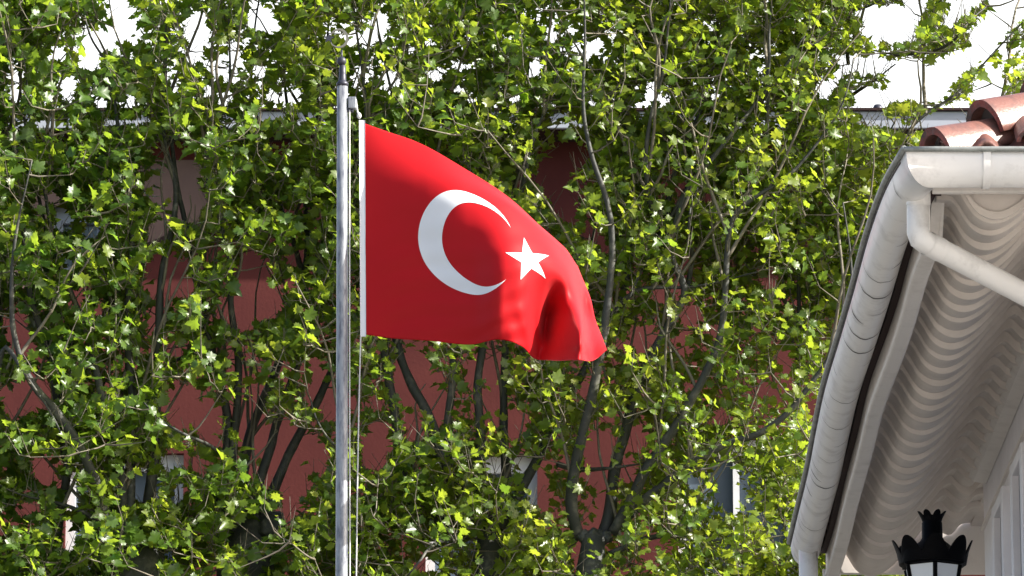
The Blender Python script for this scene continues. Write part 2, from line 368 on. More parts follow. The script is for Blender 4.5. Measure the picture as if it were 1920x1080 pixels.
def flag_uv(U_, V_):
    U_ = np.asarray(U_, float); V_ = np.asarray(V_, float)
    colv = np.stack([hermite(rows_V, G[i], V_) for i in range(len(cols_U))])      # ncol x N x 3
    res = np.empty((len(U_), 3))
    xs = np.asarray(cols_U, float); h = np.diff(xs)
    d = np.diff(colv, axis=0) / h[:, None, None]
    m = np.zeros_like(colv); m[1:-1] = (d[1:]*h[:-1, None, None] + d[:-1]*h[1:, None, None]) / (h[1:]+h[:-1])[:, None, None]; m[0] = d[0]; m[-1] = d[-1]
    i = np.clip(np.searchsorted(xs, U_) - 1, 0, len(xs)-2); k = np.arange(len(U_))
    t = ((U_ - xs[i]) / h[i])[:, None]; hh = h[i][:, None]
    res = (2*t**3-3*t**2+1)*colv[i, k] + (t**3-2*t**2+t)*hh*m[i, k] + (-2*t**3+3*t**2)*colv[i+1, k] + (t**3-t**2)*hh*m[i+1, k]
    # cloth wrinkles, stronger towards the lower fly corner
    wl_ = np.clip((U_ - 240) / 160, 0, 1) * np.clip((V_ - 190) / 120, 0, 1)
    res[:, 2] += wl_ * 10 * np.sin((U_ * 0.93 - V_ * 0.16) / 8.5 + 1.3*np.sin(V_/37.)) * np.exp(-((U_-352)/48)**2)
    res[:, 2] += np.clip(U_/60, 0, 1)*1.1*np.sin((U_*.35 + V_*.9)/7. + 2*np.sin(U_/50.))*np.clip((V_-60)/200, 0, 1)
    res[:, 2] += np.clip(U_/120, 0, 1) * (3.2*np.sin(U_/41. + V_/63.) + 2.2*np.sin(U_/67. - V_/29. + 1))
    wb = np.clip((V_ - 330) / 65, 0, 1)
    res[:, 2] += wb * np.clip(U_/90, 0, 1) * 5 * np.sin(U_/26. + .6)
    res[:, 1] += wb * np.clip(U_/200, 0, 1) * 3.4 * np.sin(U_/27. + .8)
    wt = np.clip((60 - V_)/60, 0, 1)*np.clip(U_/80, 0, 1)
    res[:, 1] += wt * 1.5 * np.sin(U_/24.)
    P = np.empty_like(res)
    D = PD + res[:, 2] / 395.0
    a = (res[:, 0]-960)/F; b = (540-res[:, 1])/F; t_ = D/(CP - b*SP)
    P[:, 0] = a*t_; P[:, 1] = D; P[:, 2] = CZ + (SP + b*CP)*t_
    return P
def flag_n(U_, V_):
    e = 1.5; U_ = np.clip(U_, e, 592-e); V_ = np.clip(V_, e, 395-e)
    du = flag_uv(U_+e, V_) - flag_uv(U_-e, V_); dv = flag_uv(U_, V_+e) - flag_uv(U_, V_-e)
    n_ = np.cross(du, dv); n_ /= np.linalg.norm(n_, axis=1)[:, None]
    return n_
flag = empty('turkish_flag', at(680, 627, PD), 'red flag with white crescent and star flying from the grey pole', 'flag')
nu, nv = 200, 120
uu, vv = np.meshgrid(np.linspace(3, 592, nu), np.linspace(0, 395, nv), indexing='ij')
P = flag_uv(uu.ravel(), vv.ravel())
fc = mesh('cloth', P, grid_faces(nu, nv), M['red'], flag, True)
sd = fc.modifiers.new('thickness', 'SOLIDIFY'); sd.thickness = 0.0012; sd.offset = 0
nsign = -1.0 if flag_n(np.array([150.]), np.array([200.]))[0, 1] > 0 else 1.0
def emblem(name, UV, faces):
    UV = np.asarray(UV, float); n_ = flag_n(UV[:, 0], UV[:, 1]) * nsign; p = flag_uv(UV[:, 0], UV[:, 1]); k = len(UV)
    V_ = np.concatenate([p + n_*.0026, p - n_*.0026])
    return mesh(name, V_, list(faces) + [tuple(i + k for i in f)[::-1] for f in faces], M['white_cloth'], flag, True)
cx0, cy0, Ro = 199, 197, 98.5; cx1, ri = cx0 + 24.7, 79.0
th = math.atan2(54.0, 82.4); NA, NR = 140, 9; UV = []
thi = math.atan2(54.0, 82.4 - 24.7)
for k in range(NA):
    q = k/(NA-1); a = th + (2*math.pi - 2*th)*q; ai = thi + (2*math.pi - 2*thi)*q
    po = (cx0 + Ro*math.cos(a), cy0 + Ro*math.sin(a)); pi_ = (cx1 + ri*math.cos(ai), cy0 + ri*math.sin(ai))
    for j in range(NR):
        f_ = j/(NR-1); UV.append((po[0]*(1-f_)+pi_[0]*f_, po[1]*(1-f_)+pi_[1]*f_))
emblem('crescent', UV, grid_faces(NA, NR))
sc2 = (325.5, 197); UV = []; faces = []
cor = [(sc2[0] + (49.5 if k % 2 == 0 else 18.9)*math.cos(math.pi + k*math.pi/5), sc2[1] + (49.5 if k % 2 == 0 else 18.9)*math.sin(math.pi + k*math.pi/5)) for k in range(10)]
ring = []
for k in range(10):
    for j in range(8):
        f_ = j/8; ring.append((cor[k][0]*(1-f_)+cor[(k+1) % 10][0]*f_, cor[k][1]*(1-f_)+cor[(k+1) % 10][1]*f_))
nr = len(ring); L = 10
for l in range(1, L+1):
    UV += [(sc2[0] + (p[0]-sc2[0])*l/L, sc2[1] + (p[1]-sc2[1])*l/L) for p in ring]
UV.append(sc2)
faces = [(l*nr+k, l*nr+(k+1) % nr, (l+1)*nr+(k+1) % nr, (l+1)*nr+k) for l in range(L-1) for k in range(nr)] + [(len(UV)-1, (k+1) % nr, k) for k in range(nr)]
emblem('star', UV, faces)
UV = [(u, v) for u in np.linspace(-6.5, 4.5, 5) for v in np.linspace(-4, 399, 60)]
UV = np.array(UV); p = np.array([at(680 + (v/395)*2 + u, 230 + v*397/395, PD) for u, v in UV])
V_ = np.concatenate([p + np.array([0, -.005, 0]), p + np.array([0, .005, 0])]); k = len(UV); ff = grid_faces(5, 60)
mesh('hem', V_, ff + [tuple(i+k for i in f)[::-1] for f in ff] + [(i, i+1, k+i+1, k+i) for i in range(59)] + [(240+i, k+240+i, k+241+i, 241+i) for i in range(59)], M['white_cloth'], flag, True)

# ------------------------------------------------------------------ house on the right
ZR = 4.64 + CZ                                           # gutter rim height
HX = 11.0; WX = 2.0; Y0 = 16.76; YB = 22.2
house = empty('white_house', (3.5, 20, 0), 'white house corner with overhanging tiled eaves and round gutters at the right edge', 'house')
gp = [(16.76, 1.285), (17.15, 1.252), (17.8, 1.231), (18.6, 1.226), (19.4, 1.222), (20.2, 1.214), (20.9, 1.219), (21.8, 1.232), (23.3, 1.238)]
def gx_(y): return float(hermite([p[0] for p in gp], [p[1] for p in gp], [y])[0])
GW, GDp = 0.136, 0.105
def uprof(n=16):                                          # U cross section, rim at 0
    return [(GW/2 - GW/2*math.cos(math.pi*i/n), -GDp*math.sin(math.pi*i/n)**0.85) for i in range(n+1)]
def sweep_gutter(frames, name):
    """frames: list of (origin, across vector) ; outer and inner skins"""
    pr = uprof(); V = []; k = len(pr)
    pin = [(GW/2 + (a-GW/2)*.95, b*.95) for a, b in pr]
    for o, ac, wob in frames:
        for a, b in pr + pin[::-1]:
            V.append(o + ac*a + Vector((0, 0, b + wob)))
    n = 2*k; Fs = []
    for i in range(len(frames)-1):
        for q in range(n): Fs.append((i*n+q, i*n+(q+1) % n, (i+1)*n+(q+1) % n, (i+1)*n+q))
    Fs += [tuple(range(n)), tuple(range((len(frames)-1)*n, len(frames)*n))[::-1]]
    return mesh(name, V, Fs, M['gutter'], house, True)
ys = np.linspace(Y0 + .005, 23.3, 60)
fr = [(Vector((gx_(y), y, ZR)), Vector((1, 0, 0)), .006*math.sin(y*2.3)) for y in ys]
# front run, mitred to the side run: first ring lies on the diagonal
sg = sweep_gutter([(Vector((gx_(Y0) , Y0, ZR)), Vector((1, 1, 0)), 0)] + fr[2:], 'gutter')
fr2 = [(Vector((gx_(Y0), Y0, ZR)), Vector((1, 1, 0)), 0)] + [(Vector((x, Y0, ZR)), Vector((0, 1, 0)), 0) for x in np.linspace(1.50, HX, 40)]
fg = sweep_gutter(fr2, 'gutter')
# open seams of peeling paint on the side gutter, joint band on the front one
mb = MB()
def seam(y, a0, a1, wdt, mbb, lift=.0012):
    pr = uprof(48); nn = len(pr); sel = [i for i in range(nn) if a0 <= i/(nn-1) <= a1]
    V = []
    for i in sel:
        a, b = pr[i]; c = Vector((a-GW/2, 0, b)).normalized() if i not in (0, nn-1) else Vector((a-GW/2, 0, 0)).normalized()
        e = wdt * math.sin(math.pi * (i-sel[0]+.4)/(len(sel)-.2))
        yy = y + .012*noise.noise(Vector((i*.21, y*9, 0)))
        q = Vector((gx_(yy) + a, yy, ZR + b + .006*math.sin(yy*2.3))) + c*lift
        V += [q - Vector((0, e, 0)), q + Vector((0, e, 0))]
    mbb = MB(); mbb.add(V, [(2*i, 2*i+1, 2*i+3, 2*i+2) for i in range(len(sel)-1)]); mbb.build('peeling_seam', M['crack_and_shade'], sg)
random.seed(3)
yv = 17.05; L = []
while yv < 23.2:
    r = random.random()
    if r < .42: a0, a1 = .03, random.uniform(.2, .45)
    elif r < .75: a0, a1 = random.uniform(.4, .6), .93
    else: a0, a1 = .04, .92
    seam(yv, a0, a1, random.choice([.002, .003, .003, .006]), mb); yv += random.uniform(.1, .3)
mb = MB()                                                 # zinc rim on the outer edge of both runs
mb.tube([Vector((gx_(y) - .006, y, ZR + .004 + .006*math.sin(y*2.3))) for y in ys], .011, 8)
mb.tube([Vector((gx_(Y0) - .008, Y0 - .004, ZR + .004))] + [Vector((x, Y0 - .006, ZR + .004)) for x in (1.4, 2, 3, HX)], .009, 8)
mb.build('gutter_rim', M['zinc'], sg, True)
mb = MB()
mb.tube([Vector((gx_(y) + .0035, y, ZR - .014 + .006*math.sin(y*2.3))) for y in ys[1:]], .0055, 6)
mb.build('rim_shadow_gap', M['crack_and_shade'], sg, True)
mb = MB()
for x in (at(1851, 300, Y0).x, 3.4):
    pr = uprof()
    V = []
    for xx in (x-.012, x+.012):
        for a, b in pr: V.append(Vector((xx, Y0 + GW/2 + (a-GW/2)*1.06, ZR + b*1.05)))
    k = len(pr); mb = MB(); mb.add(V, [(i, i+1, k+i+1, k+i) for i in range(k-1)])
    mb.build('gutter_joint', M['gutter'], fg, True)
# far downpipe
mb = MB(); fp = at(1512, 1046, 23.05); mb.tube([Vector((gx_(23.05)+.066, 23.05, ZR-.06)), Vector((gx_(23.05)+.066, 23.05, ZR-.3)), Vector((gx_(23.05)+.066, 23.05, .05))], .042, 20)
mb.build('downpipe', M['gutter'], house, True)
# near downpipe: outlet, elbow, long slanting pipe to the wall
pD = Y0 + .30
pts = [at(1722, 330, pD), at(1722, 438, pD), at(1725, 447, pD), at(1735, 454, pD + .01), at(1920, 551, pD + .32), at(2010, 598, pD + .48)]
mb = MB(); mb.tube(pts, .0385, 24); np_ = mb.build('downpipe', M['gutter'], house, True)
mb = MB(); mb.tube([at(1722, 352, pD), at(1722, 386, pD)], .0405, 24, False); mb.tube([at(1722, 386, pD), at(1722.2, 389, pD)], .0395, 24, False); mb.build('pipe_collar', M['gutter'], np_, True); mb = MB()
q0, q1 = pts[3], pts[4]
mb.tube([q0.lerp(q1, .02), q0.lerp(q1, .15)], .0405, 24, False)
mb.build('pipe_collar', M['gutter'], np_, True)
mb = MB(); mb.tube([pts[5], Vector((pts[5].x + .05, pts[5].y + .1, pts[5].z - .2)), Vector((pts[5].x + .05, pts[5].y + .1, .05))], .0385, 16)
mb.build('lower_pipe', M['gutter'], np_, True)
# fascia boards behind the gutters
def swept_box(x0, x1, z0, z1, ya, yb, n=24, wob=.0, cut=.22):
    V = []
    for y in np.linspace(ya, yb, n):
        dx = gx_(y) - 1.225 + wob*math.sin(y*3.1)
        yl = y + (cut if y == ya else 0)
        V += [(x0+dx, yl, z0), (x1+dx, yl, z0), (x1+dx, y, z1), (x0+dx, y, z1)]
    Fs = [(i*4+q, i*4+(q+1) % 4, i*4+4+(q+1) % 4, i*4+4+q) for i in range(n-1) for q in range(4)] + [(0, 1, 2, 3), ((n-1)*4+3, (n-1)*4+2, (n-1)*4+1, (n-1)*4)]
    return V, Fs
mb = MB(); mb.add(*swept_box(1.388, 1.424, ZR-.14, ZR+.05, Y0+.45, 23.34, 30, .004)); mb.build('fascia', M['trim'], house, bevel=.004)
mb = MB(); mb.add(*swept_box(1.379, 1.44, ZR-.152, ZR-.1205, Y0+.72, 23.34, 30, .004, 0)); mb.build('fascia_moulding', M['trim'], house, bevel=.01)
mb = MB(); mb.box((1.385, Y0+.205, ZR-.085), (HX, Y0+.235, ZR+.03)); mb.build('fascia', M['trim'], house, bevel=.004)
mb = MB(); mb.add(*swept_box(1.362, 1.3865, ZR-.04, ZR+.035, Y0+.2, 23.34, 30, .004)); mb.build('gap_shade_strip', M['dark_trim_and_shade'], house)  # dark strip painted in as the shade between gutter and fascia
mb = MB(); mb.box((1.44, 23.345, ZR-.13), (HX, 23.375, ZR+.2)); mb.build('fascia', M['trim'], house, bevel=.004)
# rippled eave underside: overlapping wavy courses, each course edge a small step facing the street
kX = [1.40, 1.445, 1.475, 1.53, 1.60, 1.69, 1.78, 1.87, 1.915, 1.955, 2.0, 2.06]
kZ = [-.02, -.02, -.03, -.115, -.145, -.10, .005, .095, .055, .045, .09, .10]
def sof(x, y):
    z = float(hermite(kX, kZ, [x])[0]) if x < 2.06 else .10
    return ZR - .0 + z
nx = 64; X = np.linspace(1.42, 2.05, nx); zX = hermite(kX, kZ, X)
rows = []; yy = 362.0
while yy < 1062: rows.append(depth_for(yy, ZR - .10)); yy += 23.6
rows = [Y0+.262] + [r for r in rows if r > Y0+.32]; rows[-1] = 23.34
V = []; Fs = []; step = .018
for r in range(len(rows)-1):
    ya, yb = rows[r], rows[r+1]
    st = step*(.75 + .5*random.random()); stx = st*np.interp(X, [1.42, 1.7, 1.85, 2.05], [1, 1, 1.7, 1.5]); jit = [.010*noise.noise(Vector((x*7, r*3.7, 1))) for x in X]
    n0 = len(V)
    for j, (yv, dz) in enumerate(((ya, -1), (ya + .012, -1.05), (yb - .006, .0))):
        for i in range(nx):
            V.append((X[i], yv + (jit[i] if j < 2 else 0), ZR + zX[i] + dz*stx[i] + .002*noise.noise(Vector((X[i]*5, yv*2, 4)))))
    for j in range(2):
        for i in range(nx-1): Fs.append((n0+j*nx+i, n0+j*nx+i+1, n0+(j+1)*nx+i+1, n0+(j+1)*nx+i))
    n1 = len(V)                                           # riser
    hgt = .026 if r == 0 else st + .006
    for i in range(nx): V.append((X[i], ya + jit[i] - (.013 if r else 0), ZR + zX[i] - stx[i] + (hgt if r == 0 else stx[i] + .006)))
    for i in range(nx-1): Fs.append((n0+i, n0+i+1, n1+i+1, n1+i))
mesh('soffit', V, Fs, M['soffit'], house)
# closing face at the front end of the first course, and the front overhang underside
mb = MB(); V = []
for i in range(nx): V += [(X[i], Y0+.275, ZR + zX[i] - .005), (X[i], Y0+.275, ZR+.12)]
mb.add(V, [(2*i, 2*i+2, 2*i+3, 2*i+1) for i in range(nx-1)])
mb.box((2.06, Y0+.28, ZR+.06), (HX-.1, 17.69, ZR+.09)); mb.build('front_soffit', M['soffit'], house)
mb = MB(); mb.box((2.045, YB+.004, ZR+.085), (HX-.1, 23.34, ZR+.12)); mb.build('rear_soffit', M['soffit'], house)
# walls
mb = MB(); mb.box((WX+.003, 17.7, 0), (HX, YB, ZR + .12)); mb.build('wall', M['house_wall'], house)
mb = MB(); zc = at(0, 905, 22.0).z
V = []; nC = 40
for i, y in enumerate(np.linspace(17.8, 22.02, nC)):
    j = .010*noise.noise(Vector((y*4, 0, 0))); 
    V += [(WX, y, zc+.0), (WX-.055, y, zc+.008), (WX-.072+j*.4, y, zc+.03), (WX-.066+j, y, zc+.20+j), (WX, y, zc+.21)]
mb.add(V, [(i*5+q, i*5+(q+1) % 5, i*5+5+(q+1) % 5, i*5+5+q) for i in range(nC-1) for q in range(5)] + [(0,1,2,3,4), tuple(range((nC-1)*5, nC*5))[::-1]])
mb.build('cornice', M['trim'], house)
mb = MB(); zl = at(1830, 955, depth_for(955, 6.0)).z
zl = 1.6 + 4.485
mb.box((WX-.012, 17.7, zl-.012), (WX+.002, YB+.002, zl)); mb.build('string_course', M['trim'], house)
# narrow grey louvre windows on the side wall
random.seed(5)
for yc in (18.9, 19.66, 20.38, 21.2):
    w2 = .17; zt_ = 1.6 + 4.36
    f = MB(); f.box((WX-.035, yc-w2-.07, 3.3), (WX+.002, yc-w2, zt_+.05)); f.box((WX-.035, yc+w2, 3.3), (WX+.002, yc+w2+.07, zt_+.05)); f.box((WX-.034, yc-w2, zt_), (WX+.002, yc+w2, zt_+.048)); f.box((WX-.04, yc-w2-.08, 3.24), (WX+.002, yc+w2+.08, 3.298))
    fo = f.build('window', M['house_wall'], house, bevel=.004)
    p = MB()
    p.box((WX-.006, yc-w2+.002, 3.302), (WX+.001, yc+w2-.002, zt_-.002))
    p.build('shutter', M['slit'], fo)
# roof: slopes with clay tiles
def barrel(mb, p0, ax, L, r, th, n=14, flat=.92, up=U, a0=0, a1=math.pi, taper=.88, mi=0, mie=1):
    """half-round cover tile starting at p0 running along ax"""
    ax = ax.normalized(); sd_ = ax.cross(up).normalized(); nu_ = sd_.cross(ax).normalized()
    V = []; ns = 7
    for s_ in range(ns):
        f_ = s_/(ns-1); rr = r*(1 - (1-taper)*f_)
        for q, ro in ((0, rr), (1, rr-th)):
            for k in range(n+1):
                a = a0 + (a1-a0)*k/n; j = 1 + .03*noise.noise(Vector((k*.4, f_*2, p0.x*5)))
                V.append(p0 + ax*(L*f_) + sd_*(math.cos(a)*ro*j) + nu_*(math.sin(a)*ro*flat*j))
    k1 = n+1; st_ = 2*k1; Fs = []; Fe = []
    for s_ in range(ns-1):
        for k in range(n):
            b0 = s_*st_; b1 = (s_+1)*st_
            (Fe if s_ == 0 and False else Fs).append((b0+k, b0+k+1, b1+k+1, b1+k)); Fs.append((b0+k1+k, b1+k1+k, b1+k1+k+1, b0+k1+k+1))
        for k in (0, n): Fs.append((s_*st_+k, (s_+1)*st_+k, (s_+1)*st_+k1+k, s_*st_+k1+k))
    Fe = [(k, k1+k, k1+k+1, k+1) for k in range(n)] + [((ns-1)*st_+k, (ns-1)*st_+k+1, (ns-1)*st_+k1+k+1, (ns-1)*st_+k1+k) for k in range(n)]
    mb.add(V, Fs, mi); mb.add(V, Fe, mie)
HK = math.tan(R(29))
def rz(x, y): return ZR + .075 + HK*min(x - 1.36, y - (Y0+.10), )
# one tiled sheet per slope
roof = MB(); ridge_y = 20.05
def slope_sheet(front):
    V = []; nxx, nyy = 290, 26
    if front:
        xs_ = np.concatenate([np.linspace(1.40, 4, 200), np.linspace(4.05, HX, 90)])
        for x in xs_:
            for j in range(nyy):
                f_ = j/(nyy-1); ymax = Y0+.02 + (min(x-1.36+.0, 3.3))*1.0
                y = Y0 + .03 + max(ymax - Y0 - .03, .01)*f_
                wv = .028*math.cos(x*2*math.pi/.155); cs = (f_*12) % 1
                V.append((x, y, ZR + .012 + HK*(y - Y0 - .03) + wv + .008*cs))
    else:
        ysd = np.linspace(Y0+.06, 23.3, nxx)
        for y in ysd:
            for j in range(nyy):
                f_ = j/(nyy-1); xm = min(y - Y0, 23.5 - y, 3.3); x = 1.37 + max(xm, .01)*f_
                wv = .028*math.cos(y*2*math.pi/.155)
                V.append((x, y, ZR + .012 + HK*(x - 1.37) + wv))
    return V, [fq if front else fq[::-1] for fq in grid_faces(nxx, nyy)]
roof.add(*slope_sheet(True)); roof.add(*slope_sheet(False))
ro_ = roof.build('roof', M['tile'], house, True)
sdm = ro_.modifiers.new('thickness', 'SOLIDIFY'); sdm.thickness = .014; sdm.offset = 1
random.seed(9)
# cover tiles with glazed ends at the front eave
for k in range(22):
    x = 1.70 + k*.155; L_ = min(.36, x - 1.42)
    m_ = MB(); barrel(m_, Vector((x, Y0+.035, ZR+.04 + random.uniform(-.006, .006))), Vector((random.uniform(-.03, .03), 1, HK)), L_, .05, .013, 10)
    m_.build('cover_tile', [M['tile'], M['tile_glaze']], ro_, True)
# hip tiles
hd = Vector((1, 1, .50)).normalized()
h0 = at(1759, 283, Y0+.10)
for k, (px, py, dd, rr) in enumerate(((1757, 300, .07, .078), (1849, 256, .20, .088), (1946, 208, .40, .08), (2035, 168, .58, .08))):
    p0 = at(px, py, Y0+dd)
    m_ = MB(); barrel(m_, p0, Vector((1, .75, .40 + .02*k)), .40, rr, .018, 18, 1.42)
    axn = Vector((1, .75, .40 + .02*k)).normalized(); sdv = axn.cross(U).normalized(); upv = sdv.cross(axn)
    c0 = p0 + axn*.05; m_.add([c0 + sdv*(math.cos(a)*rr*.93) + upv*(math.sin(a)*rr*1.28) for a in np.linspace(0, math.pi, 15)], [tuple(range(15))], 2)  # dark plug imitates the shade inside the tile mouth
    m_.build('hip_tile', [M['tile'], M['tile_glaze'], M['crack_and_shade']], ro_, True)
mb = MB()
def lump(c, r, sd):
    bm = bmesh.new(); bmesh.ops.create_icosphere(bm, subdivisions=3, radius=1)
    vs = [c + Vector((v.co.x*r[0], v.co.y*r[1], v.co.z*r[2]))*(1 + .55*noise.noise(v.co*1.7 + Vector((sd, 0, 0))) + .2*noise.noise(v.co*5 + Vector((sd, 0, 0)))) for v in bm.verts]
    bm.faces.ensure_lookup_table(); bm.verts.index_update(); fs = [[v.index for v in f.verts] for f in bm.faces]; bm.free(); mb = MB(); mb.add(vs, fs); mb.build('mortar', M['mortar'], ro_, True)
lump(at(1805, 269, Y0+.13), (.028, .03, .022), 1); lump(at(1793, 277, Y0+.1), (.022, .03, .016), 5); lump(at(1822, 263, Y0+.2), (.02, .03, .018), 8)
lump(at(1912, 232, Y0+.33), (.03, .03, .035), 2); lump(at(1925, 215, Y0+.37), (.03, .03, .03), 3); lump(at(1905, 206, Y0+.36), (.018, .02, .014), 4)
# ------------------------------------------------------------------ street lantern on the side wall
LD = 19.6; ls = LD*1.025/F*1.01
lc = at(1749, 1061, LD)
lan = empty('wall_lantern', (WX, LD, lc.z - .55), 'black iron lantern with crown top and frosted panes under the white eaves', 'lantern')
def lz(y): return lc.z + (1055 - y)*ls
def lp(r): return r*ls
mb = MB()
mb.lathe([(lp(14), lz(966)-lc.z), (lp(19), lz(975)-lc.z), (lp(19.5), lz(1003)-lc.z), (lp(23), lz(1009)-lc.z), (lp(36), lz(1020)-lc.z), (lp(50), lz(1031)-lc.z), (lp(60), lz(1036)-lc.z), (lp(61), lz(1052)-lc.z), (lp(58), lz(1056)-lc.z), (lp(54), lz(1056.5)-lc.z)], lc, 32)
mb.build('lantern_roof', M['black'], lan, True)
def crown(name, r0, r1, yb_, yt, lobes, dip, rot, th=.006, pw=.5):
    m_ = MB(); N = lobes*14; V = []; Fs = []
    for k in range(N):
        a = 2*math.pi*k/N + rot; lob = abs(math.sin(lobes*(a-rot)/2))**pw
        for f_ in (0, .5, 1):
            hh = f_*(1 - dip*(1-lob)); rr = lp(r0 + (r1-r0)*hh**1.5)
            for tq in (0, th): V.append(Vector((lc.x + (rr-tq)*math.cos(a), lc.y + (rr-tq)*math.sin(a), lz(yb_ + (yt-yb_)*hh))))
    for k in range(N):
        k2 = (k+1) % N
        for j in range(2):
            for tq in (0, 1):
                Fs.append((k*6+j*2+tq, k2*6+j*2+tq, k2*6+j*2+2+tq, k*6+j*2+2+tq))
        Fs.append((k*6+4, k2*6+4, k2*6+5, k*6+5)); Fs.append((k*6, k*6+1, k2*6+1, k2*6))
    m_.add(V, Fs); return m_.build(name, M['black'], lan)
crown('crown_band', 62, 75, 1053, 1007, 8, .7, R(0) + R(22.5) - R(22.5) + R(-90 - 22.5), pw=.95)
crown('finial_crown', 17, 27, 975, 953, 7, .8, R(10), .005, pw=.55)
mb = MB(); mb.lathe([(lp(62), lz(1050)-lc.z), (lp(63), lz(1056)-lc.z), (lp(52), lz(1058)-lc.z)], lc, 6, rot=R(90)); mb.build('top_rim', M['black'], lan)
yb_ = 1158
for k in range(6):
    a0_, a1_ = R(-90 + 60*k), R(-90 + 60*(k+1)); P = []
    for a, r_, y_ in ((a0_, 55, 1058.5), (a1_, 55, 1058.5), (a1_, 36, yb_), (a0_, 36, yb_)): P.append(Vector((lc.x + lp(r_)*math.cos(a), lc.y + lp(r_)*math.sin(a), lz(y_))))
    c = sum(P, Vector())/4; inn = (Vector((lc.x, lc.y, c.z)) - c).normalized()*.004
    m_ = MB(); m_.add(P + [p + inn for p in P], [(0,1,2,3), (7,6,5,4), (0,4,5,1), (1,5,6,2), (2,6,7,3), (3,7,4,0)]); m_.build('pane', M['pane'], lan)
    m_ = MB(); m_.tube([P[0], P[3]], .0085, 8); m_.build('glazing_bar', M['black'], lan)
mb = MB(); mb.lathe([(lp(40), lz(yb_)-lc.z), (lp(42), lz(yb_+8)-lc.z), (lp(22), lz(yb_+24)-lc.z), (lp(8), lz(yb_+50)-lc.z)], lc, 16); mb.build('lantern_base', M['black'], lan, True)
mb = MB(); zb_ = lz(yb_+46)
mb.tube([Vector((lc.x, LD, zb_)), Vector((lc.x + .02, LD, zb_-.1)), Vector((lc.x + .16, LD, zb_-.17)), Vector((WX-.01, LD, zb_-.15))], .014, 10)
mb.box((WX-.02, LD-.05, zb_-.3), (WX+.001, LD+.05, zb_)); mb.build('wall_bracket', M['black'], lan, True)

